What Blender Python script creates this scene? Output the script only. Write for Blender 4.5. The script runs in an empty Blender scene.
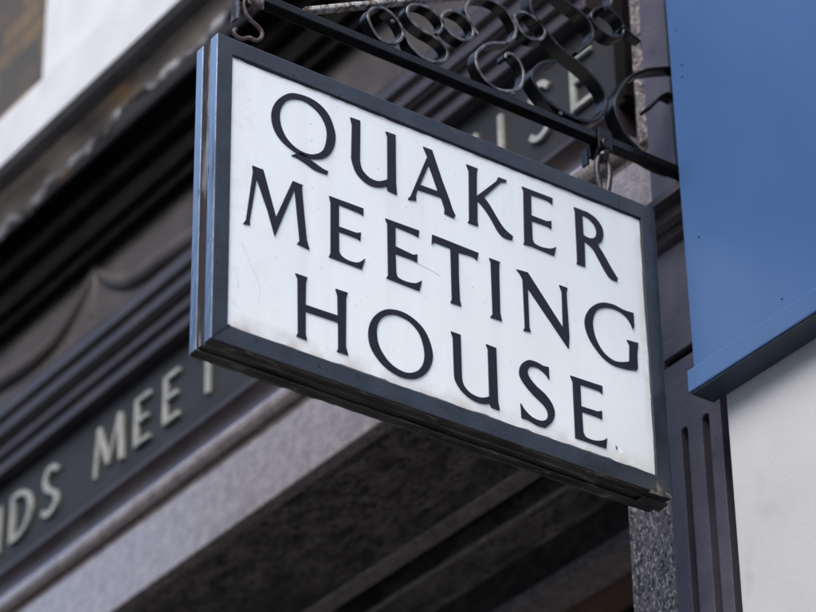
import bpy, bmesh, math, random
from mathutils import Vector, Matrix, noise
from mathutils.geometry import tessellate_polygon
random.seed(7)
SC = bpy.context.scene
COL = SC.collection

# ------------------------------------------------------------------ camera
FPX, PITCH, YAW, ROLL = 3200.0, math.radians(31.67), math.radians(36.22), math.radians(-.92)
FW = Vector((-math.cos(YAW)*math.cos(PITCH), math.sin(YAW)*math.cos(PITCH), math.sin(PITCH)))
r0 = FW.cross(Vector((0, 0, 1))).normalized(); u0 = r0.cross(FW)
RT = r0*math.cos(ROLL) + u0*math.sin(ROLL)
UP = -r0*math.sin(ROLL) + u0*math.cos(ROLL)
cam = bpy.data.cameras.new('camera'); camo = bpy.data.objects.new('camera', cam); COL.objects.link(camo)
cam.sensor_width = 36; cam.lens = FPX/816*36; cam.clip_start = .05; cam.clip_end = 2000
camo.matrix_world = Matrix((( RT.x, UP.x, -FW.x, 0), (RT.y, UP.y, -FW.y, 0), (RT.z, UP.z, -FW.z, 0), (0, 0, 0, 1)))
cam.dof.use_dof = True; cam.dof.focus_distance = 5.74; cam.dof.aperture_fstop = 3.4
SC.camera = camo

# ------------------------------------------------------------------ light
SUN_EL, SUN_AZ = math.radians(48), math.radians(-60)      # azimuth from +x towards +y
w = bpy.data.worlds.new('World'); SC.world = w; w.use_nodes = True
nt = w.node_tree; nt.nodes.clear()
sky = nt.nodes.new('ShaderNodeTexSky'); sky.sky_type = 'NISHITA'; sky.sun_disc = False
sky.sun_elevation = SUN_EL; sky.sun_rotation = math.pi/2 - SUN_AZ
sky.dust_density = 3.0; sky.air_density = 1.0; sky.ozone_density = 1.0
bg = nt.nodes.new('ShaderNodeBackground'); bg.inputs['Strength'].default_value = .15
out = nt.nodes.new('ShaderNodeOutputWorld')
nt.links.new(sky.outputs[0], bg.inputs[0]); nt.links.new(bg.outputs[0], out.inputs[0])
sl = bpy.data.lights.new('sun', 'SUN'); sl.energy = .8; sl.angle = math.radians(35); sl.color = (1, .98, .96)
so = bpy.data.objects.new('sun', sl); COL.objects.link(so)
sd = Vector((math.cos(SUN_AZ)*math.cos(SUN_EL), math.sin(SUN_AZ)*math.cos(SUN_EL), math.sin(SUN_EL)))
so.rotation_euler = sd.to_track_quat('Z', 'Y').to_euler()
SC.view_settings.view_transform = 'Standard'; SC.view_settings.look = 'None'
SC.view_settings.exposure = 1.15; SC.view_settings.gamma = 1.0; SC.view_settings.use_curve_mapping = False

# ------------------------------------------------------------------ helpers
def ray(px, py): return RT*((px-408)/FPX) - UP*((py-306)/FPX) + FW
def onx(px, py, X): d = ray(px, py); return d*(X/d.x)
def ony(px, py, Y): d = ray(px, py); return d*(Y/d.y)
def onz(px, py, Z): d = ray(px, py); return d*(Z/d.z)

def mat(name, base, base2=None, rough=.5, scale=30, bump=0., bscale=None, metallic=0., spec=.5, coat=0., stretch=(1,1,1), detail=6, lo=.35, hi=.65, rvar=0., speck=None):
    m = bpy.data.materials.new(name); m.use_nodes = True
    t = m.node_tree; b = t.nodes['Principled BSDF']; L = t.links.new
    b.inputs['Roughness'].default_value = rough; b.inputs['Metallic'].default_value = metallic
    b.inputs['Specular IOR Level'].default_value = spec; b.inputs['Coat Weight'].default_value = coat
    b.inputs['Coat Roughness'].default_value = .12
    tc = t.nodes.new('ShaderNodeTexCoord'); mp = t.nodes.new('ShaderNodeMapping'); mp.inputs['Scale'].default_value = stretch
    L(tc.outputs['Object'], mp.inputs[0])
    n = t.nodes.new('ShaderNodeTexNoise'); n.inputs['Scale'].default_value = scale; n.inputs['Detail'].default_value = detail
    L(mp.outputs[0], n.inputs['Vector'])
    r = t.nodes.new('ShaderNodeValToRGB'); r.color_ramp.elements[0].position = lo; r.color_ramp.elements[1].position = hi
    r.color_ramp.elements[0].color = (*base, 1); r.color_ramp.elements[1].color = (*(base2 or base), 1)
    L(n.outputs[0], r.inputs[0])
    col = r.outputs[0]
    if speck:                                            # list of (colour, scale, lo, hi, stretch)
        for c, s, a, z in speck:
            v = t.nodes.new('ShaderNodeTexNoise'); v.inputs['Scale'].default_value = s; v.inputs['Detail'].default_value = 3
            v.inputs['Roughness'].default_value = .6
            off = t.nodes.new('ShaderNodeMapping'); off.inputs['Location'].default_value = (s*.37, s*.11, s*.53)
            L(mp.outputs[0], off.inputs[0]); L(off.outputs[0], v.inputs['Vector'])
            rr = t.nodes.new('ShaderNodeMapRange'); rr.inputs[1].default_value = a; rr.inputs[2].default_value = z
            L(v.outputs[0], rr.inputs[0])
            mx = t.nodes.new('ShaderNodeMix'); mx.data_type = 'RGBA'
            L(rr.outputs[0], mx.inputs[0]); L(col, mx.inputs[6]); mx.inputs[7].default_value = (*c, 1); col = mx.outputs[2]
    L(col, b.inputs['Base Color'])
    if rvar:
        q = t.nodes.new('ShaderNodeMapRange'); q.inputs[3].default_value = max(.03, rough-rvar); q.inputs[4].default_value = min(1, rough+rvar)
        L(n.outputs[0], q.inputs[0]); L(q.outputs[0], b.inputs['Roughness'])
    if bump:
        n2 = t.nodes.new('ShaderNodeTexNoise'); n2.inputs['Scale'].default_value = bscale or scale*2; n2.inputs['Detail'].default_value = 5
        L(mp.outputs[0], n2.inputs['Vector'])
        bp = t.nodes.new('ShaderNodeBump'); bp.inputs['Strength'].default_value = 1; bp.inputs['Distance'].default_value = bump
        L(n2.outputs[0], bp.inputs['Height']); L(bp.outputs[0], b.inputs['Normal'])
    return m

def empty(name, loc, label, cat, group=None):
    o = bpy.data.objects.new(name, None); COL.objects.link(o); o.location = loc; o.empty_display_size = .1
    o['label'] = label; o['category'] = cat
    if group: o['group'] = group
    return o
bpy.context.view_layer.update()
def link(name, bm, m, parent=None, smooth=False, bevel=0, label=None):
    """world-space bmesh -> one object, local to its parent"""
    me = bpy.data.meshes.new(name)
    bmesh.ops.recalc_face_normals(bm, faces=bm.faces)
    for f in bm.faces: f.smooth = smooth
    bm.to_mesh(me); bm.free()
    o = bpy.data.objects.new(name, me); COL.objects.link(o)
    for mm in (m if isinstance(m, (list, tuple)) else [m]): me.materials.append(mm)
    if parent:
        wl = Vector((0, 0, 0)); p = parent
        while p: wl += p.location; p = p.parent
        o.parent = parent; me.transform(Matrix.Translation(-wl))
    if bevel:
        b = o.modifiers.new('bevel', 'BEVEL'); b.width = bevel; b.segments = 2; b.limit_method = 'ANGLE'; b.angle_limit = math.radians(35)
    if label: o['label'] = label
    return o
def BM(): return bmesh.new()
def box(bm, x0, x1, y0, y1, z0, z1, mi=0):
    vs = [bm.verts.new((x, y, z)) for x in (x0, x1) for y in (y0, y1) for z in (z0, z1)]
    for q in ((0,1,3,2), (4,6,7,5), (0,4,5,1), (2,3,7,6), (0,2,6,4), (1,5,7,3)):
        bm.faces.new([vs[i] for i in q]).material_index = mi
def prism(bm, prof, x0, x1, step=None):
    """closed (y,z) profile extruded along x"""
    n = len(prof); k = max(1, int((x1-x0)/(step or 1e9)))
    rings = [[bm.verts.new((x0+(x1-x0)*i/k, y, z)) for y, z in prof] for i in range(k+1)]
    for a, b in zip(rings, rings[1:]):
        for i in range(n): bm.faces.new((a[i], a[(i+1) % n], b[(i+1) % n], b[i]))
    bm.faces.new(rings[0]); bm.faces.new(rings[-1][::-1])
def catmull(pts, closed=True, n=6):
    """pts: (x,y) corner or (x,y,1) smooth"""
    N = len(pts); res = []
    for i in range(N if closed else N-1):
        p1 = pts[i]; p2 = pts[(i+1) % N]
        a = Vector(p1[:2]); b = Vector(p2[:2]); s1 = len(p1) > 2; s2 = len(p2) > 2
        res.append(a)
        if not (s1 or s2): continue
        p0 = Vector(pts[i-1][:2]) if s1 and (closed or i > 0) else a*2-b if not s1 else a
        p3 = Vector(pts[(i+2) % N][:2]) if s2 and (closed or i+2 < N) else b*2-a if not s2 else b
        if not s1: p0 = a - (b-a)*.6
        if not s2: p3 = b + (b-a)*.6
        for k in range(1, n):
            t = k/n; t2 = t*t; t3 = t2*t
            res.append(.5*((2*a)+(b-p0)*t+(2*p0-5*a+4*b-p3)*t2+(3*a-p0-3*b+p3)*t3))
    if not closed: res.append(Vector(pts[-1][:2]))
    return res
def slab(bm, groups, f, mi=0):
    """groups of [outer, hole, ...] 2-D outlines; f(u,v,k) -> 3-D for the front (k=0) and the back (k=1)"""
    for g in groups:
        loops = [[Vector((p[0], p[1], 0)) for p in lp] for lp in g]
        flat = [p for lp in loops for p in lp]
        V = [[bm.verts.new(f(p.x, p.y, k)) for p in flat] for k in (0, 1)]
        for tri in tessellate_polygon(loops):
            for k in (0, 1):
                try: bm.faces.new([V[k][i] for i in tri]).material_index = mi
                except ValueError: pass
        o = 0
        for lp in loops:
            n = len(lp)
            for i in range(n):
                j = (i+1) % n
                bm.faces.new((V[0][o+i], V[0][o+j], V[1][o+j], V[1][o+i])).material_index = mi
            o += n
def ribbon(bm, path, normals_axis, half_t, x0, x1, closed=False, edge=.0012):
    """flat iron strip bent in the y-z plane: path = list of (y,z); worn narrow edges get material 1"""
    n = len(path); rings = []
    for i, p in enumerate(path):
        a = path[i-1] if (i or closed) else path[i]
        b = path[(i+1) % n] if (i < n-1 or closed) else path[i]
        t = (b-a).normalized(); nn = Vector((-t.y, t.x))*half_t
        e = edge
        pr = [(x0, 1), (x0-0, 1)]
        rings.append([bm.verts.new(v) for v in (
            (x1, p.x+nn.x*.55, p.y+nn.y*.55), (x1-e, p.x+nn.x, p.y+nn.y), (x0+e, p.x+nn.x, p.y+nn.y), (x0, p.x+nn.x*.55, p.y+nn.y*.55),
            (x0, p.x-nn.x*.55, p.y-nn.y*.55), (x0+e, p.x-nn.x, p.y-nn.y), (x1-e, p.x-nn.x, p.y-nn.y), (x1, p.x-nn.x*.55, p.y-nn.y*.55))])
    for i in range(n if closed else n-1):
        a = rings[i]; b = rings[(i+1) % n]
        for j in range(8):
            fc = bm.faces.new((a[j], a[(j+1) % 8], b[(j+1) % 8], b[j]))
            fc.material_index = 1 if j in (0, 2, 4, 6, 3, 7) and j not in (1, 5) else 0
            if j in (2, 3, 4): fc.material_index = 0
    if not closed:
        bm.faces.new(rings[0]); bm.faces.new(rings[-1][::-1])
def tube(bm, path, rad, seg=10, closed=False):
    n = len(path); rings = []
    prev = None
    for i, p in enumerate(path):
        a = path[i-1] if (i or closed) else path[i]; b = path[(i+1) % n] if (i < n-1 or closed) else path[i]
        t = (b-a).normalized()
        u = prev - t*prev.dot(t) if prev else t.cross(Vector((0, 0, 1)) if abs(t.z) < .9 else Vector((1, 0, 0)))
        u.normalize(); prev = u; v = t.cross(u); rr = rad[i] if isinstance(rad, list) else rad
        rings.append([bm.verts.new(p+u*rr*math.cos(6.2832*k/seg)+v*rr*math.sin(6.2832*k/seg)) for k in range(seg)])
    for i in range(n if closed else n-1):
        a = rings[i]; b = rings[(i+1) % n]
        for k in range(seg): bm.faces.new((a[k], a[(k+1) % seg], b[(k+1) % seg], b[k]))
    if not closed: bm.faces.new(rings[0]); bm.faces.new(rings[-1][::-1])
def torus(bm, c, ax, R, r, sq=1.0, n=28, seg=10, rot=0):
    """ring round axis ax"""
    ax = Vector(ax).normalized(); u = ax.cross(Vector((0, 0, 1)) if abs(ax.z) < .9 else Vector((1, 0, 0))).normalized(); v = ax.cross(u)
    tube(bm, [Vector(c)+u*R*math.cos(6.2832*k/n)+v*R*sq*math.sin(6.2832*k/n) for k in range(n)], r, seg, True)
def cyl(bm, a, b, r, seg=16): tube(bm, [Vector(a), Vector(b)], r, seg)

# ------------------------------------------------------------------ materials
M = {}
M['granite'] = mat('polished pink grey granite', (.17,.148,.148), (.27,.24,.24), rough=.2, scale=30, coat=1.0, speck=[((.05,.045,.05), 190, .57, .61), ((.45,.41,.40), 240, .59, .63), ((.13,.11,.11), 3, .55, .75)])
M['granite_jamb'] = mat('speckled granite', (.095,.081,.078), (.16,.14,.132), rough=.42, scale=40, bump=.0004, bscale=300, stretch=(1,1,.6), speck=[((.012,.010,.010), 140, .53, .555), ((.42,.39,.37), 165, .56, .585), ((.17,.11,.09), 120, .62, .64)])
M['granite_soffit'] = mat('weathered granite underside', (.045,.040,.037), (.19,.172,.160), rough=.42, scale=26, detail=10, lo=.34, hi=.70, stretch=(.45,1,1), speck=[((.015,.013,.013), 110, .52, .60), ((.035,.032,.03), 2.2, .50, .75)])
M['paint'] = mat('dark plum joinery paint', (.031,.024,.027), (.047,.038,.041), rough=.33, scale=9, detail=8, bump=.0006, bscale=50, rvar=.08)
M['paint_plum'] = mat('purple grey pilaster paint', (.058,.051,.072), (.078,.069,.092), rough=.38, scale=16, detail=8, bump=.0008, bscale=90, rvar=.08, speck=[((.025,.021,.025), 14, .66, .80), ((.3,.29,.3), 120, .78, .80)])
M['frieze'] = mat('faded brown grey frieze paint', (.046,.039,.036), (.068,.057,.053), rough=.55, scale=10, bump=.0008)
M['black'] = mat('black joinery', (.004,.004,.004), (.009,.008,.008), rough=.8, spec=.06, scale=20)
M['recess'] = mat('near black paint for shaded recesses', (.004,.004,.004), (.008,.007,.007), rough=.9, spec=.05, scale=20)  # near black tone stands in for shade in grooves, gaps and recesses
M['fascia'] = mat('slate grey fascia board', (.017,.0172,.018), (.026,.0262,.0275), rough=.5, spec=.3, scale=6, detail=9, bump=.0004)
M['fascia_letter'] = mat('pale grey letter paint', (.25,.26,.24), (.36,.37,.34), rough=.4, scale=25, bump=.0006, speck=[((.12,.115,.10), 40, .62, .72)])
M['white'] = mat('white masonry paint', (.55,.575,.60), (.62,.645,.67), rough=.7, scale=8, bump=.0006, bscale=120)
M['render'] = mat('white smooth render', (.43,.44,.455), (.49,.50,.515), rough=.75, scale=3, detail=9, bump=.0004, bscale=120, speck=[((.30,.30,.30), 60, .72, .78), ((.36,.36,.355), 5, .60, .80)])
M['brown'] = mat('brown varnished wood', (.10,.055,.04), (.15,.085,.06), rough=.5, scale=20, stretch=(.3,1,1))
M['iron'] = mat('black painted wrought iron', (.004,.004,.0045), (.008,.008,.009), rough=.22, spec=.32, scale=70, bump=.00035, bscale=160, rvar=.08, speck=[((.06,.045,.035), 50, .70, .78)])
M['iron_worn'] = mat('worn iron edge', (.02,.02,.022), (.20,.20,.20), rough=.4, scale=60, lo=.38, hi=.72, metallic=.2)
M['strut'] = mat('flaking white paint on rusty iron', (.13,.08,.055), (.42,.42,.40), rough=.65, scale=55, lo=.38, hi=.52, bump=.001, bscale=120, speck=[((.04,.032,.028), 90, .56, .61)])
M['rust'] = mat('rusty hook iron', (.05,.022,.016), (.085,.07,.065), rough=.5, scale=70, bump=.0008, bscale=200, speck=[((.35,.36,.37), 80, .62, .68)])
M['frame'] = mat('slate sign frame enamel', (.018,.024,.032), (.028,.036,.047), rough=.25, scale=14, detail=8, bump=.0006, bscale=90, rvar=.06, spec=.4, coat=.15, speck=[((.008,.007,.007), 45, .66, .72), ((.09,.10,.11), 60, .71, .76)])
M['flange'] = mat('worn side flange with sky sheen', (.47,.54,.62), (.55,.62,.70), rough=.22, scale=12, bump=.0004, bscale=90, metallic=1.0, stretch=(1,1,.3), speck=[((.05,.035,.028), 22, .60, .68), ((.15,.16,.17), 8, .56, .72)])  # side faces coloured brighter than the front to carry the sky's reflection
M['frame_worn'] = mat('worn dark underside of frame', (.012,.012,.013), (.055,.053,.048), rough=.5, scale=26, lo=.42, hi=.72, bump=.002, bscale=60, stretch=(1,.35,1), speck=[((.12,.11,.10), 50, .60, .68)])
M['frame_worn2'] = mat('bare worn metal', (.018,.017,.015), (.12,.115,.10), rough=.55, scale=70, lo=.42, hi=.62, bump=.001)
M['granite_dark'] = mat('dark granite', (.02,.018,.017), (.06,.054,.05), rough=.6, scale=26, detail=9)  # darker granite tone for the transom rail
M['lip_shade'] = mat('dark navy lip shade', (.016,.026,.045), (.024,.036,.058), rough=.5, scale=20)  # shade under the drip lip, put into the colour
M['scratch'] = mat('grey scratch', (.46,.48,.50))
M['chip'] = mat('white chip', (.8,.8,.82))
M['channel'] = mat('rusty side channel', (.030,.019,.015), (.26,.28,.30), rough=.5, scale=12, detail=9, stretch=(2.5,1,.3), lo=.50, hi=.60, bump=.001, bscale=60, metallic=.3)
M['letter'] = mat('near black letter paint', (.006,.0055,.013), (.010,.009,.019), rough=.4, spec=.35, scale=60)
M['blue'] = mat('blue satin powder coat', (.030,.094,.245), (.035,.104,.265), rough=.45, scale=5, detail=8, stretch=(1,1,.35), bump=.00016, bscale=500, spec=.5, metallic=.08, coat=.45, speck=[((.022,.070,.18), 7, .58, .85)])
M['blue'].node_tree.nodes['Principled BSDF'].inputs['Coat Roughness'].default_value = .42
M['dark_blue'] = M['blue']
M['cement'] = mat('crumbling cement soffit', (.16,.135,.115), (.55,.46,.37), rough=.9, scale=7, detail=9, bump=.012, bscale=16, stretch=(.5,1,1), speck=[((.70,.42,.18), 4, .56, .70), ((.10,.09,.08), 6, .60, .72)])
M['flake'] = mat('peeling pale lead paint', (.10,.09,.085), (.60,.60,.63), rough=.85, scale=9, bump=.004, bscale=40, lo=.44, hi=.56, detail=8)
M['lead'] = mat('dark weathered lead', (.035,.034,.037), (.085,.08,.082), rough=.7, scale=12, stretch=(.4,1,1), bump=.002)
M['asphalt'] = mat('asphalt', (.09,.09,.092), (.12,.12,.12), rough=.9, scale=40, bump=.003, bscale=200)
M['paving'] = mat('paving stone', (.30,.29,.27), (.38,.365,.345), rough=.85, scale=3)
M['rust_dark'] = mat('dark iron link', (.007,.006,.006), (.022,.017,.015), rough=.4, scale=60, bump=.0008, bscale=150)
M['glass'] = mat('dark window glass', (.02,.025,.03), rough=.05)
M['kerb'] = mat('kerb granite', (.25,.25,.25), (.33,.33,.32), rough=.8, scale=60)

def brick_mat():
    m = bpy.data.materials.new('yellow stock brick'); m.use_nodes = True; t = m.node_tree; b = t.nodes['Principled BSDF']; L = t.links.new
    tc = t.nodes.new('ShaderNodeTexCoord'); mp = t.nodes.new('ShaderNodeMapping'); mp.inputs['Rotation'].default_value = (math.radians(90), 0, 0)
    L(tc.outputs['Object'], mp.inputs[0])
    br = t.nodes.new('ShaderNodeTexBrick'); br.inputs['Scale'].default_value = 1; br.inputs['Brick Width'].default_value = .215; br.inputs['Row Height'].default_value = .075
    br.inputs['Mortar Size'].default_value = .006; br.inputs['Color1'].default_value = (.24,.145,.06,1); br.inputs['Color2'].default_value = (.045,.042,.040,1); br.inputs['Mortar'].default_value = (.05,.047,.045,1)
    br.inputs['Bias'].default_value = .25
    L(mp.outputs[0], br.inputs['Vector'])
    n = t.nodes.new('ShaderNodeTexNoise'); n.inputs['Scale'].default_value = 25; L(mp.outputs[0], n.inputs['Vector'])
    mx = t.nodes.new('ShaderNodeMix'); mx.data_type = 'RGBA'; mx.blend_type = 'MULTIPLY'; mx.inputs[0].default_value = .7
    L(br.outputs[0], mx.inputs[6]); L(n.outputs[0], mx.inputs[7]); 
    g = t.nodes.new('ShaderNodeBrightContrast'); g.inputs[1].default_value = .03; L(mx.outputs[2], g.inputs[0]); L(g.outputs[0], b.inputs['Base Color'])
    bp = t.nodes.new('ShaderNodeBump'); bp.inputs['Distance'].default_value = .01; bp.inputs['Strength'].default_value = 1; bp.invert = True
    L(br.outputs['Fac'], bp.inputs['Height']); L(bp.outputs[0], b.inputs['Normal']); b.inputs['Roughness'].default_value = .9
    return m
M['brick'] = brick_mat()

XS = -3.8755                      # front plane of the hanging sign
SY0, SY1, SZ0, SZ1 = 2.431, 3.431, 2.7585, 3.391
IY0, IY1, IZ0, IZ1 = 2.4637, 3.3947, 2.7955, 3.3547
def panel_mat():
    m = bpy.data.materials.new('milky white sign face'); m.use_nodes = True; t = m.node_tree; b = t.nodes['Principled BSDF']; L = t.links.new
    b.inputs['Roughness'].default_value = .33
    geo = t.nodes.new('ShaderNodeTexCoord'); sp = t.nodes.new('ShaderNodeSeparateXYZ'); L(geo.outputs['Object'], sp.inputs[0])
    def mr(src, a, z, lo=0, hi=1):
        q = t.nodes.new('ShaderNodeMapRange'); q.inputs[1].default_value = a; q.inputs[2].default_value = z; q.inputs[3].default_value = lo; q.inputs[4].default_value = hi
        L(src, q.inputs[0]); return q.outputs[0]
    def mth(op, a, c):
        q = t.nodes.new('ShaderNodeMath'); q.operation = op
        for i, v in enumerate((a, c)):
            if isinstance(v, (int, float)): q.inputs[i].default_value = v
            else: L(v, q.inputs[i])
        return q.outputs[0]
    def nz(scale, st=(1,1,1), det=6):
        mp = t.nodes.new('ShaderNodeMapping'); mp.inputs['Scale'].default_value = st; L(geo.outputs['Object'], mp.inputs[0])
        q = t.nodes.new('ShaderNodeTexNoise'); q.inputs['Scale'].default_value = scale; q.inputs['Detail'].default_value = det; L(mp.outputs[0], q.inputs['Vector']); return q.outputs[0]
    def mix(f, a, c):
        q = t.nodes.new('ShaderNodeMix'); q.data_type = 'RGBA'; L(f, q.inputs[0]); 
        L(a, q.inputs[6]); q.inputs[7].default_value = (*c, 1); return q.outputs[2]
    base = t.nodes.new('ShaderNodeRGB'); base.outputs[0].default_value = (.775,.825,.825,1); c = base.outputs[0]
    c = mix(mr(nz(9, (1,1,.35)), .45, .75, 0, .35), c, (.68,.70,.72))              # vague cloudy ageing
    # object space here = offsets from the sign's lower outer corner
    z = sp.outputs[2]; y = sp.outputs[1]
    low = mth('MULTIPLY', mr(z, .040, .075, 1, 0), mr(nz(22), .35, .68))             # grime line along the lower edge
    c = mix(mth('MULTIPLY', low, .75), c, (.42,.36,.29))
    top = mth('MULTIPLY', mr(z, IZ1-SZ0-.010, IZ1-SZ0-.001, 0, 1), mr(nz(40), .35, .6))
    c = mix(mth('MULTIPLY', top, .8), c, (.22,.12,.07))
    lf = mth('MULTIPLY', mr(y, .034, .16, 1, 0), mr(nz(34), .52, .70))
    c = mix(mth('MULTIPLY', lf, .25), c, (.50,.48,.45))
    rt = mth('MULTIPLY', mr(y, .945, .963, 0, 1), mr(nz(30), .35, .6))
    c = mix(mth('MULTIPLY', rt, .6), c, (.40,.37,.32))
    c = mix(mr(nz(38, (1,1,.5), 2), .79, .81, 0, .6), c, (.22,.22,.24))               # small chips
    c = mix(mr(nz(150, (1,1,1), 2), .72, .76, 0, .6), c, (.30,.30,.31))
    c = mix(mr(nz(26, (1,1,.05), 5), .52, .72, 0, .18), c, (.58,.60,.60))           # rain runs
    c = mix(mth('MULTIPLY', mr(y, .45, 1.0, 0, 1), mr(nz(3), .35, .7, .25, .7)), c, (.57,.60,.575))   # greyer towards the inner end
    L(c, b.inputs['Base Color'])
    bp = t.nodes.new('ShaderNodeBump'); bp.inputs['Distance'].default_value = .0006; L(nz(14), bp.inputs['Height']); L(bp.outputs[0], b.inputs['Normal'])
    return m
M['panel'] = panel_mat()

# ------------------------------------------------------------------ the ground
def struct(name, bm, m):
    o = link(name, bm, m); o['kind'] = 'structure'; return o
GZ = -1.6
b = BM(); box(b, -400, 400, -400, 1.0, GZ-.3, GZ-.12); struct('road', b, M['asphalt'])
b = BM(); box(b, -60, 60, 1.15, 400, GZ-.3, GZ); struct('pavement', b, M['paving'])
b = BM(); box(b, -60, 60, 1.0, 1.15, GZ-.3, GZ+.002); struct('kerb', b, M['kerb'])

def added_terrace(x0, x1, h, label, m):  # houses added out of view to shape reflections and block low sky
    op = empty('added_terrace', ((x0+x1)/2, -9, GZ), label, 'building')
    b = BM(); box(b, x0, x1, -19, -9, GZ-.1, h); link('wall', b, m, op)  # wall of the added unseen houses
    b = BM(); box(b, x0, x1, -19, -8.8, h+.003, h+.3); link('added_parapet', b, M['white'], op)
    for i in range(int((x1-x0-.6)/3.2)):
        for j in range(int((h-GZ-2)/3.1)):
            x = x0+1+i*3.2; z = GZ+1.2+j*3.1; b = BM(); box(b, x, x+1.1, -8.98, -8.95, z, z+1.8); link('added_window', b, M['glass'], op)
added_terrace(-25.5, -9, 16.2, 'unseen tall brick houses with sash windows across the street, added for reflections and shade', M['brick'])
added_terrace(-60, -26, 8.5, 'unseen long low brick houses beside the tall ones, added for reflections and shade', M['brick'])
added_terrace(-8.5, 30, 8.5, 'unseen low rendered houses across the street, added for reflections and shade', M['render'])
# ------------------------------------------------------------------ the meeting house front
XL, XR = -10.5, -4.05
house = empty('meeting_house', (-6, 3.58, GZ), 'dark shopfront with pale raised letters on its slate fascia, behind the hanging sign', 'building')
def profile_part(name, prof, m, x0=XL, x1=XR, parent=house, bevel=0, label=None, step=None):
    b = BM(); prism(b, prof, x0, x1, step); return link(name, b, m, parent, bevel=bevel, label=label)
# granite lintel
profile_part('lintel', [(3.58,3.4935),(3.58,3.684),(3.574,3.690),(3.620,3.690),(3.620,3.4935)], M['granite'], bevel=.003)
profile_part('groove', [(3.625,3.6905),(3.625,3.716),(3.70,3.716),(3.70,3.6905)], M['recess'], x1=-4.06)
profile_part('torus_bead', [(3.70,3.7165),(3.578,3.7165),(3.570,3.721),(3.566,3.730),(3.565,3.744),(3.568,3.756),(3.576,3.762),(3.588,3.7645),(3.70,3.7645)], M['granite'], x1=-4.12, bevel=.0015)
cav = [(3.70,3.765),(3.600,3.765),(3.600,3.770),(3.592,3.774)]
for k in range(9):
    a = math.pi/2*k/8; cav.append((3.592+.016*math.sin(a)-.030*(1-math.cos(a)), 3.778+.062*k/8))
cav += [(3.578,3.8525),(3.70,3.8525)]
profile_part('lower_moulding', cav, M['paint'], x1=-4.15, bevel=.0015)
XF1 = ony(617,54,3.6).x
b = BM(); box(b, XL, XF1, 3.600, 3.68, 3.8533, 4.1400)
fascia = link('fascia_board', b, M['fascia'], house)
# vertical frame at the fascia's right end
xa, xb, xc = XF1, ony(624,54,3.59).x, ony(630.5,54,3.58).x
b = BM(); box(b, xa+.0005, xb, 3.590, 3.68, 3.854, 4.6); box(b, xb+.0005, xb+.016, 3.576, 3.68, 3.853, 4.6); box(b, xb+.0165, xc, 3.598, 3.68, 3.8528, 4.6)
link('fascia_frame', b, M['black'], house, bevel=.002)
# stepped cornice mouldings above the fascia
st = [(3.68,4.1405),(3.5653,4.1405),(3.5653,4.1818),(3.5585,4.1868),(3.5521,4.1818),(3.5521,4.2252),(3.540,4.230),(3.5313,4.2252),(3.5313,4.262),(3.527,4.2688),(3.5184,4.2688),(3.5184,4.300),(3.526,4.3188),(3.60,4.330),(3.68,4.330)]
profile_part('upper_moulding', st, M['paint'], x1=-4.21, bevel=.003)
# frieze
b = BM(); box(b, XL, -4.22, 3.57, 3.68, 4.3308, 4.70); frieze = link('frieze', b, M['frieze'], house)
def swag(pts, rads, name='swag'):
    b = BM(); path = []; 
    cp = catmull([(x, y, 1) for x, y in pts], False, 5)
    n = len(cp)
    P = [ony(p.x, p.y, 3.572) for p in cp]
    R = []
    for i in range(n):
        t = i/(n-1)*(len(rads)-1); k = min(int(t), len(rads)-2); R.append(rads[k]+(rads[k+1]-rads[k])*(t-k))
    tube(b, P, R, 12)
    for v in b.verts: v.co.y = 3.572+(v.co.y-3.572)*.8
    link(name, b, M['frieze'], frieze, smooth=True)
swag([(94,268),(88,287),(76,312),(60,337),(40,357),(16,374),(-10,388),(-40,404)], [.010,.018,.024,.030,.034,.036])
swag([(97,270),(110,280),(131,281),(150,270),(172,254),(196,238),(225,217),(260,190)], [.010,.022,.030,.032,.034,.034])
swag([(95.5,266),(95.5,290),(92,318)], [.016,.012,.006], 'tassel')
# dark cove above the frieze, up to the cornice soffit
cv = [(3.68,4.566),(3.535,4.566),(3.535,4.600),(3.515,4.604),(3.515,4.66),(3.530,4.664),(3.530,4.70),(3.500,4.704),(3.500,4.745),(3.520,4.75),(3.520,4.86),(3.68,4.86)]
b = BM(); prism(b, [(y, z) for y, z in cv], XL, -4.22)
link('cove_moulding', b, M['black'], house, bevel=.003)
# projecting cornice: string course, crumbling soffit, flaking edge
YS = 3.35; zb = ony(100,73,YS).z; zt = ony(100,22.5,YS).z
profile_part('string_course', [(YS,zb),(YS,zt-.006),(YS+.006,zt),(3.56,zt+.012),(3.56,zb)], M['white'], x1=-4.0)
pe0 = onz(0,240,zb-.10); pe1 = onz(197,51,zb-.10)
def yedge(x): return pe0.y+(pe1.y-pe0.y)*(x-pe0.x)/(pe1.x-pe0.x)
b = BM()
n = 260; rows = []
for i in range(n+1):
    x = -8.2+(3.9*i/n); row = []
    for j in range(9):
        t = j/8; y = YS+.055+(yedge(x)-YS-.055)*t
        z = zb-.010-.080*t**1.3+.014*noise.noise(Vector((x*5, y*9, 1.3)))+.006*noise.noise(Vector((x*22, y*30, 4)))
        if j == 8: y += .022*noise.noise(Vector((x*3.5, 0, 9)))+.012*noise.noise(Vector((x*14, 0, 9)))
        row.append(b.verts.new((x, y, z)))
    rows.append(row)
for p, q in zip(rows, rows[1:]):
    for j in range(8): b.faces.new((p[j], p[j+1], q[j+1], q[j]))
geo = bmesh.ops.extrude_face_region(b, geom=b.faces[:])
for v in geo['geom']:
    if isinstance(v, bmesh.types.BMVert): v.co.z = zb+.02
link('cornice_soffit', b, M['cement'], house, smooth=True)
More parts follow.
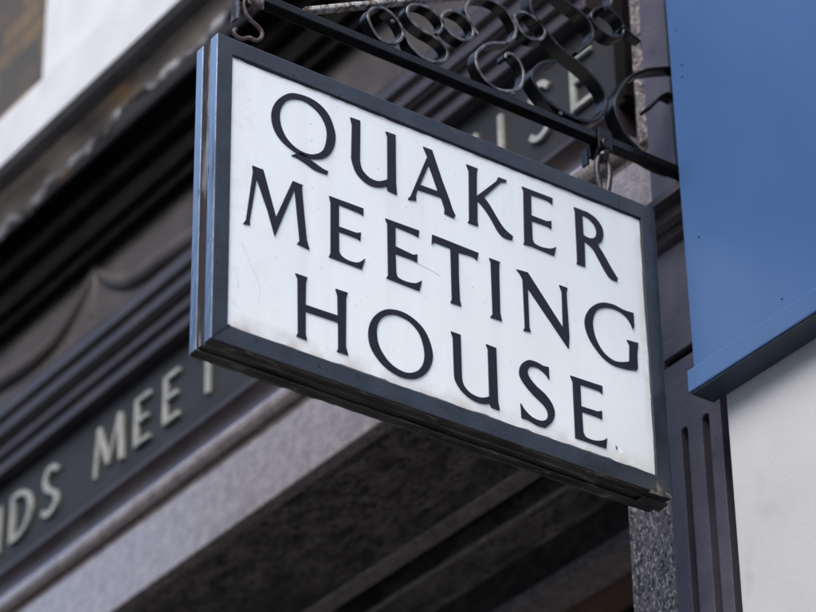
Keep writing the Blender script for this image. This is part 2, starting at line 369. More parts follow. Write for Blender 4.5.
profile_part('lead_flashing', [(YS+.006,zb-.001),(YS+.012,zb-.018),(YS+.03,zb-.024),(YS+.06,zb-.016),(YS+.075,zb-.001)], M['lead'], x1=-4.1)
b = BM(); rows = []
for i in range(n*2+1):
    x = -8.2+(3.9*i/(2*n))
    yy = yedge(x)+.022*noise.noise(Vector((x*3.5, 0, 9)))+.012*noise.noise(Vector((x*14, 0, 9)))
    d = .004+.055*max(0, noise.noise(Vector((x*6, 3, 2)))+.12)+.030*max(0, noise.noise(Vector((x*23, 3, 2))))+.014*noise.noise(Vector((x*60, 3, 2)))
    d = max(.002, d)
    rows.append([b.verts.new((x, yy-.012, zb-.072)), b.verts.new((x, yy-.016+.014*noise.noise(Vector((x*12,7,1))), zb-.080-d)), b.verts.new((x, yy-.002, zb-.080-d*.9)), b.verts.new((x, yy+.004, zb-.050))])
for p, q in zip(rows, rows[1:]):
    for j in range(4): b.faces.new((p[j], p[(j+1) % 4], q[(j+1) % 4], q[j]))
b.faces.new(rows[0]); b.faces.new(rows[-1][::-1])
link('flaking_edge', b, M['flake'], house, smooth=True)
# upper wall
xw = ony(44,40,3.47).x
b = BM(); box(b, XL-4, xw, 3.50, 3.9, zt+.004, 9); link('brick_wall', b, M['brick'], house)
b = BM(); box(b, xw+.001, -3.9, 3.47, 3.9, zt+.0135, 9); link('window_surround', b, M['white'], house, bevel=.004)
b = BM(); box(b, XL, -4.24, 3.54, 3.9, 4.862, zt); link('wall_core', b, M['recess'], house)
# deep porch under the lintel
ZS = 3.4935
y1 = onz(450,534,ZS).y; y2 = onz(450,558,ZS).y; y3 = onz(577,524,ZS).y
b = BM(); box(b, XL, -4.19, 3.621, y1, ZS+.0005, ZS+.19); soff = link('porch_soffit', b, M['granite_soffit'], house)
b = BM(); box(b, XL, -4.19, y1+.001, y2, ZS+.05, ZS+.2); link('soffit_groove', b, M['recess'], house)
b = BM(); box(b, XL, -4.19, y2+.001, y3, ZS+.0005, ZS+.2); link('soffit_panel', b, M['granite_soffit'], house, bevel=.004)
b = BM(); box(b, XL, -4.19, y1-.055, y1-.0005, ZS-.004, ZS+.0004); link('soffit_bead', b, M['granite'], house, bevel=.002)
b = BM(); box(b, XL, -4.19, y2+.0005, y2+.016, ZS-.004, ZS+.0004); link('soffit_bead', b, M['granite'], house, bevel=.002)
za = ony(600,546,y3).z; zc = ony(600,559,y3).z
b = BM(); box(b, XL, -4.19, y3+.001, y3+.1, za, ZS+.2); link('transom_rail', b, M['granite_dark'], house)
b = BM(); box(b, XL, -4.19, y3-.004, y3+.1, zc, za-.001); link('transom_bead', b, M['granite'], house, bevel=.002)
yd = onz(600,590,zc).y; zd = ony(600,606,yd).z
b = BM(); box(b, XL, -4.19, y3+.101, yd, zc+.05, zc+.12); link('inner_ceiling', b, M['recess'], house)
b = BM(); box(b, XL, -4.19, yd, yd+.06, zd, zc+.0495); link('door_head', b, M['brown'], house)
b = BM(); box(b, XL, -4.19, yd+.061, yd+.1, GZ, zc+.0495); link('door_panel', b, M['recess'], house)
# granite jamb
xj = ony(628.4,516.5,3.583).x
b = BM(); box(b, xj, XR-.001, 3.583, 4.9, GZ, ZS-.0005); link('granite_jamb', b, M['granite_jamb'], house, bevel=.002)
b = BM(); box(b, xc+.001, XR-.001, 3.583, 3.9, 3.7175, 5.6); link('granite_pier', b, M['granite_jamb'], house, bevel=.002)

# fascia letters (outlines shared with the hanging sign further down)
S_ = 1
RAW = {
 'Q': ((265,85), 6.8, [[ [(190,58,1),(125,73,1),(68,122,1),(42,200,1),(58,295,1),(110,378,1),(195,450,1),(270,492,1),(345,506,1),(410,495,1),(455,450,1),(477,370,1),(465,290,1),(430,205,1),(370,135,1),(290,85,1)],
        [(200,97,1),(145,112,1),(108,160,1),(98,225,1),(112,295,1),(150,370,1),(215,435,1),(290,470,1),(350,470,1),(395,440,1),(415,380,1),(418,310,1),(395,240,1),(350,175,1),(275,115,1)] ],
        [ [(178,480),(205,470,1),(240,463),(275,485),(340,535,1),(390,570,1),(428,590),(420,610),(340,580,1),(270,530,1),(215,495,1)] ]]),
 'U': ((340,110), 6.8, [[[(68,52),(135,75),(133,350),(150,410,1),(195,460,1),(250,485,1),(300,480,1),(322,470),(320,180),(308,148),(375,172),(378,500),(385,578),(322,548),(320,520),(270,527,1),(210,515,1),(150,475,1),(105,420,1),(78,340,1),(76,300),(80,100)]]]),
 'A': ((400,140), 7.2, [[[(165,50),(228,75),(300,290),(352,430),(375,500,1),(397,548),(385,563),(318,530),(320,505),(318,490),(295,415),(125,358),(110,405),(115,438),(58,430),(60,418),(75,405),(195,120),(180,85,1)], [(205,180),(272,372),(142,325)]]]),
 'K': ((455,155), 6.8, [[[(75,65),(152,95),(145,125),(145,280),(280,178),(292,152),(350,175),(342,187),(310,188),(195,290),(235,345,1),(290,440,1),(335,505,1),(393,557),(385,580),(330,560,1),(290,520,1),(240,430,1),(190,355,1),(150,310),(150,455),(155,485),(85,460),(95,445),(92,110)]]]),
 'E': ((515,180), 7.65, [[[(50,52),(285,142),(282,190),(265,172,1),(230,152,1),(120,115),(122,272),(240,318),(275,315),(275,378),(245,355,1),(125,312),(132,460),(150,490,1),(200,515,1),(250,525,1),(285,525,1),(312,512),(297,580),(130,510),(65,492),(70,470),(62,80)]]]),
 'R': ((565,200), 6.8, [[[(58,50),(150,85),(205,125,1),(245,180,1),(258,230,1),(248,280,1),(220,305),(260,370,1),(310,460,1),(358,540),(350,555),(310,535,1),(280,500,1),(230,410,1),(185,330,1),(130,280),(135,455),(78,435),(82,415),(66,80)], [(115,105),(150,120,1),(190,160,1),(210,205,1),(207,245,1),(185,262,1),(155,258,1),(123,240)]]]),
 'M': ((235,160), 6.44, [[[(110,38),(180,65),(262,370),(370,137),(437,165),(430,200,1),(460,520),(478,578),(398,540),(415,520),(383,190),(255,492),(210,330),(138,120),(92,395),(95,420),(52,410),(70,385),(115,75)]]]),
 'E2': ((320,190), 5.564, [[[(50,35),(240,105),(238,145),(220,130,1),(103,82),(103,205),(200,240),(226,238),(222,284),(200,268,1),(103,232),(105,345),(120,370,1),(160,395,1),(210,405,1),(250,382),(232,442),(48,372),(58,350),(58,70)]]]),
 'E3': ((320,190), 5.564, [[[(362,160),(550,228),(545,265),(525,250,1),(418,205),(418,315),(515,362),(540,360),(538,404),(510,388,1),(418,355),(422,465),(435,490,1),(480,512,1),(530,520,1),(565,505),(552,562),(368,490),(378,475),(374,190)]]]),
 'T': ((425,230), 6.442, [[[(45,32),(342,150),(333,198),(310,175,1),(213,145),(215,300),(222,455),(232,492),(163,468),(172,445),(163,120),(100,95,1),(60,82,1),(42,95)]]]),
 'I': ((425,230), 6.442, [[[(412,182),(485,210),(475,240,1),(482,540),(494,588),(420,562),(435,540),(422,210)]]]),
 'N': ((510,260), 6.442, [[[(40,62),(112,82),(340,440),(332,205),(315,163),(368,182),(361,215),(380,500),(376,572),(112,180),(122,435),(132,465),(85,455),(95,435),(80,125),(62,90,1)]]]),
 'G': ((575,295), 7.2, [[[(418,132),(424,235),(412,245),(400,210,1),(360,150,1),(290,105,1),(220,92,1),(160,110,1),(130,165,1),(128,235,1),(150,320,1),(200,410,1),(270,470,1),(330,485,1),(390,480),(390,360),(370,325),(453,348),(445,430),(450,530),(440,545),(350,530,1),(265,500,1),(190,440,1),(110,330,1),(72,230,1),(75,150,1),(120,85,1),(190,57,1),(270,70,1),(350,110,1)]]]),
 'H': ((285,265), 6.12, [[[(62,52),(135,78),(126,110),(124,245),(322,312),(320,190),(308,147),(382,172),(372,205),(370,500),(385,552),(316,530),(325,510),(324,352),(124,285),(124,425),(133,462),(68,435),(78,415),(76,85)]]]),
 'O': ((360,300), 6.8, [[[(205,65,1),(140,78,1),(85,125,1),(57,200,1),(62,290,1),(95,365,1),(160,445,1),(240,505,1),(320,535,1),(400,530,1),(460,485,1),(492,400,1),(480,310,1),(440,215,1),(375,140,1),(290,85,1)], [(215,100,1),(160,115,1),(120,165,1),(112,240,1),(130,320,1),(180,405,1),(245,465,1),(320,497,1),(385,485,1),(425,440,1),(438,375,1),(425,290,1),(395,215,1),(340,150,1),(275,112,1)]]]),
 'U2': ((445,325), 6.8, [[[(38,45),(103,68),(112,360),(125,410,1),(165,460,1),(225,492,1),(270,495,1),(300,485),(290,165),(277,132),(345,158),(358,520),(370,582),(312,560),(305,535),(250,535,1),(180,505,1),(110,445,1),(68,375,1),(60,320),(52,85)]]]),
 'S': ((510,350), 7.2, [[[(276,125),(280,215),(255,175,1),(200,130,1),(150,122,1),(125,150,1),(135,195,1),(185,260,1),(250,320,1),(300,390,1),(320,460,1),(300,520,1),(255,560),(200,545,1),(130,505,1),(82,488),(75,385),(110,440,1),(165,490,1),(225,512,1),(265,495,1),(270,450,1),(240,395,1),(160,315,1),(95,235,1),(65,170,1),(80,105,1),(130,75,1),(190,90,1),(235,115,1)]]]),
 'E4': ((560,370), 7.2, [[[(72,42),(302,118),(302,175),(275,150,1),(143,105),(150,262),(265,300),(300,297),(300,358),(270,340,1),(155,300),(165,450),(185,485,1),(240,508,1),(300,510,1),(337,492),(330,565),(108,488),(108,465),(90,85)]]]),
}
GLYPH = {}                         # outlines in sign-plane metres (y, z)
for k, (org, s, groups) in RAW.items():
    gg = []
    for g in groups:
        lp = []
        for outline in g:
            pts = []
            for p in outline:
                P = onx(org[0]+p[0]/s, org[1]+p[1]/s, XS-.004)
                pts.append((P.y, P.z) + tuple(p[2:]))
            lp.append(catmull(pts, True, 5))
        gg.append(lp)
    GLYPH[k] = gg
def bbox(gg):
    a = [p for g in gg for p in g[0]]
    return min(p.x for p in a), max(p.x for p in a), min(p.y for p in a), max(p.y for p in a)
def circ(pts): return catmull([(x, y, 1) for x, y in pts])
ZB = 3.925
def px_at(x):                                   # column on the photograph of a fascia point at letter-foot height
    P = Vector((x, 3.588, ZB)); z = P.dot(FW); return 408+FPX*P.dot(RT)/z, 306-FPX*P.dot(UP)/z
STROKES = {                      # centre lines on a 1 x 1 box, with half widths
 'D': [([(.08,0),(.08,1)],1.1), ([(.08,.95),(.42,.95,1),(.78,.82,1),(.95,.5,1),(.78,.18,1),(.42,.05,1),(.08,.05)],1)],
 'S': [([(.92,.84),(.70,.96,1),(.38,.96,1),(.14,.80,1),(.24,.60,1),(.55,.48,1),(.86,.34,1),(.88,.14,1),(.58,.03,1),(.28,.04,1),(.06,.14)],1.05)],
 'M': [([(.08,0),(.16,1)],.8), ([(.16,1),(.50,.12)],1.1), ([(.50,.12),(.84,1)],.8), ([(.84,1),(.92,0)],1.1)],
 'E': [([(.14,0),(.14,1)],1.1), ([(.14,.95),(.92,.95)],.85), ([(.14,.52),(.82,.52)],.8), ([(.14,.05),(.96,.05)],.85)],
 'T': [([(.5,0),(.5,.95)],1.1), ([(.02,.95),(.98,.95)],.85)],
 'U': [([(.10,1),(.10,.34),(.18,.12,1),(.5,.03,1),(.82,.12,1),(.90,.34),(.90,1)],1)],
 'I': [([(.5,0),(.5,1)],1.1)],
 'N': [([(.10,0),(.10,1)],.85), ([(.10,1),(.90,0)],1.1), ([(.90,0),(.90,1)],.85)],
 'G': [([(.92,.84),(.62,.97,1),(.25,.86,1),(.08,.5,1),(.25,.14,1),(.60,.03,1),(.90,.14)],1), ([(.90,.10),(.90,.45)],1)],
 'H': [([(.10,0),(.10,1)],1.1), ([(.90,0),(.90,1)],1.1), ([(.10,.52),(.90,.52)],.8)],
 'O': [([(.5,.97,1),(.16,.82,1),(.07,.5,1),(.16,.18,1),(.5,.03,1),(.84,.18,1),(.93,.5,1),(.84,.82,1),(.5,.97,1)],1)],
}
def fl(k, x0, x1):
    YL = 3.5865; z0, z1 = ZB, 4.066; hw = .0070; b = BM()
    for si, (pts, wt) in enumerate(STROKES[k]):
        P = [Vector((x0+(x1-x0)*p.x, z0+(z1-z0)*p.y)) for p in catmull(pts, False, 5)]
        n = len(P); L, Rr = [], []
        for i, p in enumerate(P):
            t1 = (P[i]-P[i-1]).normalized() if i else (P[1]-P[0]).normalized()
            t2 = (P[i+1]-P[i]).normalized() if i < n-1 else t1
            t = (t1+t2).normalized(); c = max(.6, t.dot(t1)); nn = Vector((-t.y, t.x))*hw*wt/c
            L.append(p+nn); Rr.append(p-nn)
        o = .0005*si
        slab(b, [[L+Rr[::-1]]], lambda u, v, kk: Vector((u, YL+.003-o+(.0095+o)*kk, v)))
    link('letter', b, M['fascia_letter'], fascia, bevel=.002)
def fx(px, py): return ony(px, py, 3.586).x
FL = [('D', fx(7,544), fx(7,544)+.110), ('S', fx(39,518), fx(39,518)+.082), ('M', fx(90,478), fx(90,478)+.155),
      ('E', fx(131,448), fx(131,448)+.082), ('E', fx(160,425), fx(160,425)+.082), ('T', fx(205,394)-.055, fx(205,394)+.055)]
FL.append(('N', FL[0][1]-.17, FL[0][1]-.05))
xT = fx(205,394)+.055
xE = fx(568,106)
xS = fx(527,137); xU = fx(499,146)-.105
tail = [('E', xE, xE+.082), ('S', xS, xS+.078), ('U', xU, xU+.115)]
gap0, gap1 = xT+.10, xU-.03
mid = [('I', .035), ('N', .125), ('G', .12), (None, .10), ('H', .12), ('O', .135)]
tw = sum(a for _, a in mid); sp = (gap1-gap0-tw)/(len(mid)-1)
x = gap0
for k, wd in mid:
    if k: FL.append((k, x, x+wd))
    x += wd+sp
for k, a, c in FL+tail: fl(k, a, c)

# ------------------------------------------------------------------ plum pilaster
pil = empty('pilaster', (-3.97, 3.56, GZ), 'purple grey painted pilaster with two sunk flutes, between the granite jamb and the white wall', 'pilaster')
PX0 = ony(672,513,3.56).x; PX1 = ony(720.5+3.5,455,3.56).x
PX0 = (ony(672,513,3.56).x+ony(677.7,612,3.56).x)/2
PX1 = (ony(720.5,403,3.56).x+ony(734.6,612,3.56).x)/2
ztop = ony(678,359,3.555).z
sA = (ony(681.5,437,3.56).x, ony(688,437,3.56).x, ony(685,427,3.56).z)
sB = (ony(702,423,3.56).x, ony(709.5,423,3.56).x, ony(705.5,413,3.56).z)
zq = (sA[2]+sB[2])/2
b = BM()
def slot(x0, x1, zt_, zb_):
    c = (x0+x1)/2; r = (x1-x0)/2; return [Vector((x0, zb_)), Vector((x1, zb_))]+[Vector((c+r*math.cos(math.pi*k/8), zt_-r+r*math.sin(math.pi*k/8))) for k in range(9)]
outer = [Vector((PX0, GZ+.3)), Vector((PX1, GZ+.3)), Vector((PX1, ztop)), Vector((PX0, ztop))]
slab(b, [[outer, slot(sA[0], sA[1], zq, GZ+.6), slot(sB[0], sB[1], zq, GZ+.6)]], lambda u, v, k: Vector((u, 3.56+.022*k, v)))
link('fluted_shaft', b, M['paint_plum'], pil, bevel=.0015)
b = BM(); box(b, PX0+.001, PX1-.001, 3.583, 3.9, GZ+.301, ztop-.001); link('shaft_back', b, M['frieze'], pil)
b = BM(); box(b, PX0-.01, PX1+.004, 3.55, 3.9, GZ, GZ+.2995); link('plinth', b, M['paint_plum'], pil, bevel=.003)
# necking groove then upper block
b = BM(); box(b, PX0+.003, PX1, 3.572, 3.9, ztop+.0005, ztop+.0175); link('necking', b, M['recess'], pil)
zh0 = ony(653,207,3.50).z; zh1 = ony(653,199,3.50).z
b = BM(); box(b, PX0, PX1, 3.558, 3.9, ztop+.018, zh0+.0); link('upper_block', b, M['paint_plum'], pil, bevel=.0015)
# small hood over the block
prof = [(3.9,zh0+.0005),(3.9,zh1+.004),(3.505,zh1),(3.50,zh1-.003),(3.50,zh0),(3.515,zh0-.002),(3.53,zh0-.018),(3.535,zh0-.03),(3.557,zh0-.036),(3.557,zh0+.0005)]
prof = [(3.582,zh1+.004),(3.505,zh1),(3.50,zh1-.003),(3.50,zh0),(3.520,zh0),(3.524,zh0-.03),(3.540,zh0-.034),(3.545,zh0-.055),(3.5575,zh0-.058),(3.5575,zh0+.0005),(3.582,zh0+.001)]
b = BM(); prism(b, prof, PX0-.012, PX1); link('pilaster_hood', b, M['paint'], pil)
b = BM(); box(b, PX0, PX1, 3.5585, 3.9, zh1+.0045, 5.6); link('console_block', b, M['paint_plum'], pil, bevel=.002)

# ------------------------------------------------------------------ neighbour: white wall and blue panel
nb = empty('white_building', (-2.6, 3.5, GZ), 'plain white rendered wall at the right edge, below the blue panel', 'building')
WX = ony(727+3,440,3.50).x
WX = (ony(727,403,3.50).x+ony(741,612,3.50).x)/2
zp = ony(688,393,3.44).z
b = BM(); box(b, WX, 2.0, 3.50, 4.0, GZ, zp+.015)
bmesh.ops.subdivide_edges(b, edges=b.edges[:], cuts=1)
link('wall', b, M['render'], nb, bevel=.004)
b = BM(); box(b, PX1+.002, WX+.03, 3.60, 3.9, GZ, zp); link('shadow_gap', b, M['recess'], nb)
b = BM(); box(b, WX+.01, 2.0, 3.512, 4.0, zp+.0155, 8.0); link('upper_wall', b, M['render'], nb)
sp_ = empty('shop_panel', (-3.3, 3.46, zp), 'large plain blue metal panel with a drip lip, over the white wall', 'panel')
PLX = ony(694,372,3.46).x; PLX0 = ony(661,0,3.46).x
b = BM()
x0b, x0t = PLX, PLX0
zl = zp+.058; ztp = 5.3
vs = []
for y in (3.46, 3.498):
    vs += [b.verts.new(p) for p in ((x0b, y, zl-.01), (.4, y, zl-.01), (.4, y, ztp), (x0t-(.0), y, ztp))]
for q in ((0,1,2,3), (7,6,5,4), (0,4,5,1), (1,5,6,2), (2,6,7,3), (3,7,4,0)): b.faces.new([vs[i] for i in q])
link('metal_sheet', b, M['blue'], sp_, bevel=.002)
xl = ony(688,393,3.44).x
b = BM(); prism(b, [(3.4585,zl),(3.4585,zl-.0105),(3.499,zl-.0105),(3.499,zp),(3.44,zp),(3.44,zl-.012)], xl, .4)
link('drip_lip', b, M['blue'], sp_, bevel=.0025)
b = BM(); box(b, xl+.004, .4, 3.444, 3.4988, zp-.004, zp-.0005); link('lip_shade_strip', b, M['lip_shade'], sp_, bevel=.001)  # strip added so its dark colour gives the shade under the lip
for (px, py) in ((682.5,77),(682,65),(699,237),(782,299),(676,30)):
    P = ony(px, py, 3.4595); b = BM(); cyl(b, P, P+Vector((0,-.0012,0)), .0013, 10); link('rivet', b, M['recess'], sp_)

# ------------------------------------------------------------------ the hanging sign
sign = empty('hanging_sign', (XS, SY0, SZ0), 'white boxed sign with black letters QUAKER MEETING HOUSE, hung from the iron bracket', 'sign')
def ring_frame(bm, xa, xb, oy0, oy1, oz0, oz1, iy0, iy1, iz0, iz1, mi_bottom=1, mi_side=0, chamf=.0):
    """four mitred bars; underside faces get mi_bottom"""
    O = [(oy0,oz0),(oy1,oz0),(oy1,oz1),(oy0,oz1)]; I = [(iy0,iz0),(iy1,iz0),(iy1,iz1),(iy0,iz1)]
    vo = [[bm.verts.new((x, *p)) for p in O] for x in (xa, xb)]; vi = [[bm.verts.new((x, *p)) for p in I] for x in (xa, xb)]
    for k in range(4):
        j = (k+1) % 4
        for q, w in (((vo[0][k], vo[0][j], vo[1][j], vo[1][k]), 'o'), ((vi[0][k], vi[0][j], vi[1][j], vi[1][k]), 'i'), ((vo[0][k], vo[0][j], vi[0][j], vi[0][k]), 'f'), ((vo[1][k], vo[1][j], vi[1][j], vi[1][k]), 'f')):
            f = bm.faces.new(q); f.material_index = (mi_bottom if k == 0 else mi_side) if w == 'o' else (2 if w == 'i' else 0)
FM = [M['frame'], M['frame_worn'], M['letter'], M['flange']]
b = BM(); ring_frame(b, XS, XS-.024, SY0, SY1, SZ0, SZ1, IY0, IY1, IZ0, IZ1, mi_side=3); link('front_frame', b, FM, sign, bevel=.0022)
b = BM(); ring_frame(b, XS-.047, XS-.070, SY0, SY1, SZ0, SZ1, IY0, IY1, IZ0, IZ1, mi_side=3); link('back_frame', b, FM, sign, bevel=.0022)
b = BM(); ring_frame(b, XS-.0245, XS-.0465, SY0+.0025, SY1-.0025, SZ0+.004, SZ1-.0015, IY0-.004, IY1+.004, IZ0-.004, IZ1+.004); link('side_channel', b, [M['channel'], M['frame_worn'], M['letter']], sign)
b = BM(); box(b, XS-.012, XS-.0045, IY0-.001, IY1+.001, IZ0-.001, IZ1+.001); panel = link('sign_panel', b, M['panel'], sign)
b = BM(); box(b, XS-.066, XS-.059, IY0-.001, IY1+.001, IZ0-.001, IZ1+.001); link('rear_panel', b, M['panel'], sign)
# sealant beads round the panel
def rough_strip(pa, pb, th, name='sealant', m=None):
    b = BM(); n = 60; path = []
    for i in range(n+1):
        t = i/n; p = pa.lerp(pb, t); q = th*(.8+1.3*noise.noise(p*38))
        path.append((p, max(.0006, q)))
    tube(b, [p for p, _ in path], [q for _, q in path], 8)
    link(name, b, m or M['letter'], sign, smooth=True)
rough_strip(Vector((XS-.0045, IY0, IZ1)), Vector((XS-.0045, IY1, IZ1)), .0022)
rough_strip(Vector((XS-.0045, IY0, IZ0)), Vector((XS-.0045, IY1, IZ0)), .0026, m=M['frame_worn2'])
rough_strip(Vector((XS-.003, IY0, IZ0-.001)), Vector((XS-.003, IY1, IZ0-.001)), .0018)
rough_strip(Vector((XS-.0045, IY1, IZ0)), Vector((XS-.0045, IY1, IZ1)), .0014, m=M['channel'])
# irregular seam along the bottom of the box
for xo, th in ((.006, .0022), (.024, .0034), (.046, .0034), (.066, .0025)):
    rough_strip(Vector((XS-xo, SY0+.002, SZ0)), Vector((XS-xo, SY1-.002, SZ0)), th, 'bottom_seam', M['frame_worn'])
# bent metal at the lower right corner
b = BM(); box(b, XS-.046, XS-.020, SY1-.055, SY1+.004, SZ0-.007, SZ0-.0005)
for v in b.verts: v.co += Vector((0, 0, .004*noise.noise(v.co*60)))
link('corner_plate', b, M['frame_worn'], sign, bevel=.002)
# open mitre at the lower outer corner, worn metal at the lower inner one, chipped paint mark
def plate(name, px, m, up=.0006):
    b = BM(); P = [onx(x, y, XS) for x, y in px]
    slab(b, [[[Vector((p.y, p.z)) for p in P]]], lambda u, v, k: Vector((XS+up-(up+.0005)*k, u, v))); link(name, b, m, sign)
plate('open_mitre', [(229,324),(230.5,326.5),(222,331),(213,338),(209.5,339),(216,332),(224,327)], M['letter'])
plate('worn_corner', [(655.5,481),(660,486),(664.5,491),(669,494),(673.5,499.2),(668,498),(662,496.6),(655,494),(648,492.3),(651,490),(657,489.5),(655,486)], M['frame_worn2'])
XFACE = XS-.0022
for pts in ([(241,243),(246,253),(252,268),(258,281),(260,292),(258,303)], [(237.5,277),(238.5,288)], [(417,263),(430,270),(440,276)], [(476,205),(474,214)]):
    b = BM(); P = [onx(x, y, XS-.0045) for x, y in pts]; cp = catmull([(p.y, p.z, 1) for p in P], False, 5)
    tube(b, [Vector((XS-.0044, p.x, p.y)) for p in cp], .00032, 6); link('scratch', b, M['scratch'], panel)
for px, m in (([(615.5,445),(617.5,447),(617.5,450.5),(616,449)], M['blue']), ([(618,448),(622,449),(623.5,453),(620,454)], M['chip'])):
    b = BM(); P = [onx(x, y, XS-.0044) for x, y in px]
    slab(b, [[[Vector((p.y, p.z)) for p in P]]], lambda u, v, k: Vector((XS-.0042-.0006*k, u, v))); link('chip_mark', b, m, panel)
for k in ('Q','U','A','K','E','R','M','E2','E3','T','I','N','G','H','O','U2','S','E4'):
    b = BM(); slab(b, GLYPH[k], lambda u, v, kk: Vector((XFACE-.0024*kk, u, v))); link('letter', b, M['letter'], panel)

# ------------------------------------------------------------------ iron bracket
XB = -3.8975; XB2 = XB-.026
br = empty('sign_bracket', (XB-.013, 3.56, 3.512), 'black scrolled wrought iron wall bracket holding up the hanging sign', 'bracket')
IR = [M['iron'], M['iron_worn']]
zA = onx(500,93.5,XB).z; 
bz1 = 3.522; bz0 = 3.503
p1 = onx(360,32,XB); p2 = onx(615,139.5,XB); p3 = onx(360,40,XB); p4 = onx(617,149,XB)
bz1 = (p1.z+p2.z)/2; bz0 = p3.z-.001
b = BM(); box(b, XB2, XB, 2.36, 3.558, bz0, bz1); link('bar', b, IR, br, bevel=.0018)
pa = onx(308,9.5,XB-.003); pb = onx(490,-8.5,XB-.003); d = (pb-pa).normalized(); pe = pa+d*((3.558-pa.y)/d.y)
b = BM(); ribbon(b, [Vector((pa.y-.004, pa.z)), Vector((pe.y, pe.z))], None, .0045, XB2+.002, XB-.002); link('brace', b, [M['strut'], M['strut']], br)
b = BM(); box(b, XB2-.02, XB+.02, 3.552, 3.5582, bz0-.05, pe.z+.05); link('wall_plate', b, IR, br, bevel=.002)
def z_(org, s, pts): return [(org[0]+x/s, org[1]+y/s) for x, y in pts]
def scroll(name, pts, closed=False, t=.0034, inset=.002, depth=.026, mats=None):
    P = [onx(x, y, XB-inset) for x, y in pts]
    path = catmull([(p.y, p.z, 1) for p in P], closed, 8)
    # refine to a smooth line
    b = BM(); ribbon(b, path, None, t, XB-inset-depth, XB-inset, closed)
    link(name, b, mats or IR, br, smooth=False)
DK = [M['iron'], M['iron']]
o3, s3 = (360,0), 5.564; o4, s4 = (450,0), 5.562
scroll('ring', z_(o3, s3, [(62,135),(48,85),(75,45),(130,42),(185,80),(230,140),(243,190),(215,228),(160,235),(105,205)]), True)
scroll('scroll', z_(o3, s3, [(428,190),(462,155),(455,110),(405,55),(340,25),(285,28),(266,62),(288,112),(345,162),(420,205),(470,250),(491,300),(465,336),(400,338),(338,305),(283,250),(263,200)]))
scroll('ring', z_(o3, s3, [(460,100),(482,62),(530,60),(590,95),(630,150),(628,202),(585,222),(525,197),(475,145)]), True)
scroll('scroll', z_(o4, s4, [(158,188),(112,112),(92,52),(112,8),(165,-12),(240,2),(310,50),(350,108),(372,170),(352,215),(308,236),(240,238),(188,256),(152,300),(152,362),(192,432),(262,490),(340,505),(395,480),(413,420),(395,350),(352,302),(318,298),(312,322)]))
scroll('ring', z_(o4, s4, [(365,95),(392,66),(440,76),(500,120),(533,175),(508,216),(450,212),(400,172)]), True)
scroll('scroll', [(548,-40),(537,-24),(532,-8),(532,8),(537,18),(544,26),(552,37),(564,50),(580,63),(592,74),(601,85),(607,97),(606,108),(600,117),(591,121),(577,118),(560,109),(546,98),(537,86),(533,76),(537,67),(546,62),(556,61)], t=.0040, depth=.032, mats=DK)
scroll('scroll', [(535,-30),(548,-18),(560,-5),(572,5),(584,14),(592,25),(594,35),(590,43),(583,48),(577,53)], t=.0038, depth=.032, mats=DK)
scroll('ring', [(592,15),(597,8),(606,7),(617,14),(624,25),(623,35),(614,37),(603,31),(595,23)], True, t=.0030, depth=.032, mats=DK)
scroll('scroll', [(612,-14),(613,-4),(611,5),(604,9)], t=.003, depth=.032, mats=DK)
scroll('leaf', [(622,27),(631,33),(641,41)], t=.004, depth=.02, mats=DK)
scroll('scroll', [(700,62),(686,66),(666,67.5),(651,69),(641,72),(630,78),(622,88),(617,98),(616,108),(620,121),(628,136),(641,150),(658,161),(676,168)], t=.0038, depth=.034, mats=DK)
scroll('scroll', [(650,108),(655,103),(662,96),(669,93),(677,97)], t=.0032, depth=.03, mats=DK)
# rivets and drips on the bar
for px, py in ((560,112),(392,20),(513,92)):
    P = onx(px, py, XB); b = BM(); cyl(b, Vector((XB-.001, P.y, P.z-.004)), Vector((XB+.003, P.y, P.z-.004)), .004, 12); link('rivet', b, M['iron_worn'], br, smooth=False)
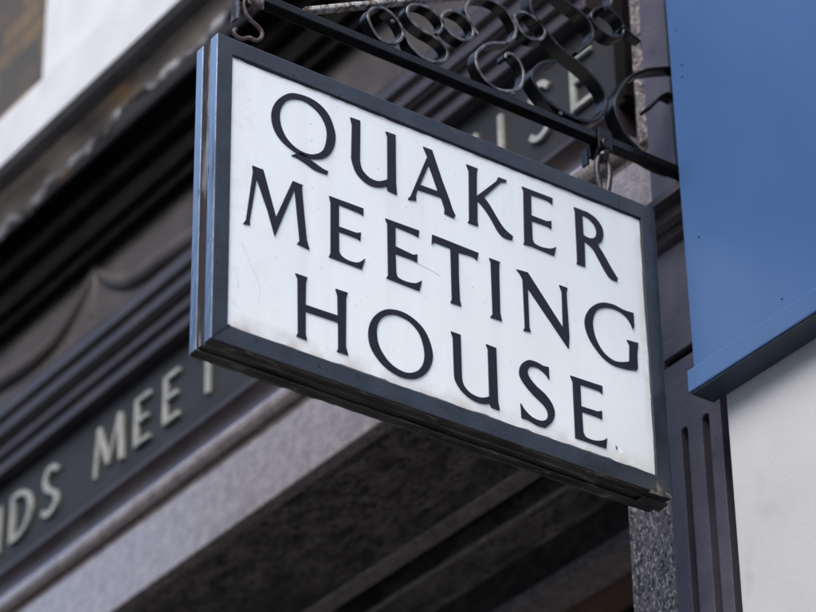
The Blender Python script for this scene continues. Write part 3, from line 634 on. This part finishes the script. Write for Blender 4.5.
# clamp and shackle on the right
pc = onx(605,140,XB+.004); yc = pc.y
def clamp(yc, m):
    b = BM()
    box(b, XB+.0005, XB+.006, yc-.017, yc+.017, bz0-.024, bz1+.006)
    box(b, XB2-.006, XB2-.0005, yc-.014, yc+.014, bz0-.026, bz1+.004)
    box(b, XB2-.006, XB+.006, yc-.014, yc+.014, bz1+.0045, bz1+.009)
    c = link('clamp', b, m, br, bevel=.0015)
    b = BM(); cyl(b, (XB2-.012, yc, bz0-.014), (XB+.011, yc, bz0-.014), .0042, 12)
    cyl(b, (XB+.0065, yc, bz0-.014), (XB+.013, yc, bz0-.014), .0085, 6); cyl(b, (XB2-.014, yc, bz0-.014), (XB2-.0065, yc, bz0-.014), .0085, 6)
    torus(b, (XB+.008, yc, bz0-.012), (1,.25,.1), .011, .0035, n=20)
    link('bolt', b, m, c)
clamp(yc, M['iron'])
b = BM(); box(b, XB2-.03, XB2-.012, yc-.012, yc-.006, bz0-.035, bz0+.002); link('bent_strap', b, M['frame'], br, bevel=.001)
shk = empty('shackle', (XB-.013, yc, bz0-.014), 'black twisted iron link joining the clamp to the right top of the sign', 'shackle')
b = BM(); xm = XB-.013
zc0 = bz0-.014; ze = SZ1+.010
torus(b, (xm+.004, yc+.001, zc0-.010), (0,1,.15), .015, .0055)
tube(b, [Vector((xm+.004*math.cos(a)+.004, yc+.002+.0115*math.cos(a)+.003*math.sin(a*2), (zc0-.022+ze)/2+((zc0-.022-ze)/2)*1.15*math.sin(a))) for a in [6.2832*k/28 for k in range(28)]], .0062, 10, True)
link('link_ring', b, M['rust_dark'], shk, smooth=True)
def eye(yy, m):
    b = BM(); torus(b, (xm, yy, SZ1+.011), (1,.5,0), .010, .0035); cyl(b, (xm, yy, SZ1-.004), (xm, yy, SZ1+.003), .006, 12)
    link('eye_bolt', b, m, sign, smooth=True)
eye(yc+.006, M['rust'])
# left clamp and hook
pl = onx(256,8,XB+.004); yl = pl.y
clamp(yl, M['rust'])
he = onx(248,33,xm); 
hk = empty('hook', (xm, yl, bz0-.014), 'rusty bent hook carrying the left top corner of the sign', 'hook')
hp = [(247,-6),(244,4),(246,12),(250,19),(257,25),(262,31),(262,37),(257,40),(250,37),(243,38),(237,35),(235,30),(237,28)]
P = [onx(x, y, xm+.008) for x, y in hp]
cp = catmull([(p.y, p.z, 1) for p in P], False, 6)
b = BM(); tube(b, [Vector((xm+.008-.004*i/len(cp), p.x, p.y)) for i, p in enumerate(cp)], .0038, 10); link('hook_rod', b, M['rust'], hk, smooth=True)
eye(onx(251,40,xm).y, M['rust'])
# thin strip hanging beside the hook
b = BM(); P0 = onx(238.5,-14,XB); P1 = onx(238.5,18,XB); box(b, XB-.020, XB, P0.y-.002, P0.y+.0015, P1.z, P0.z); link('end_strap', b, M['iron_worn'], br)
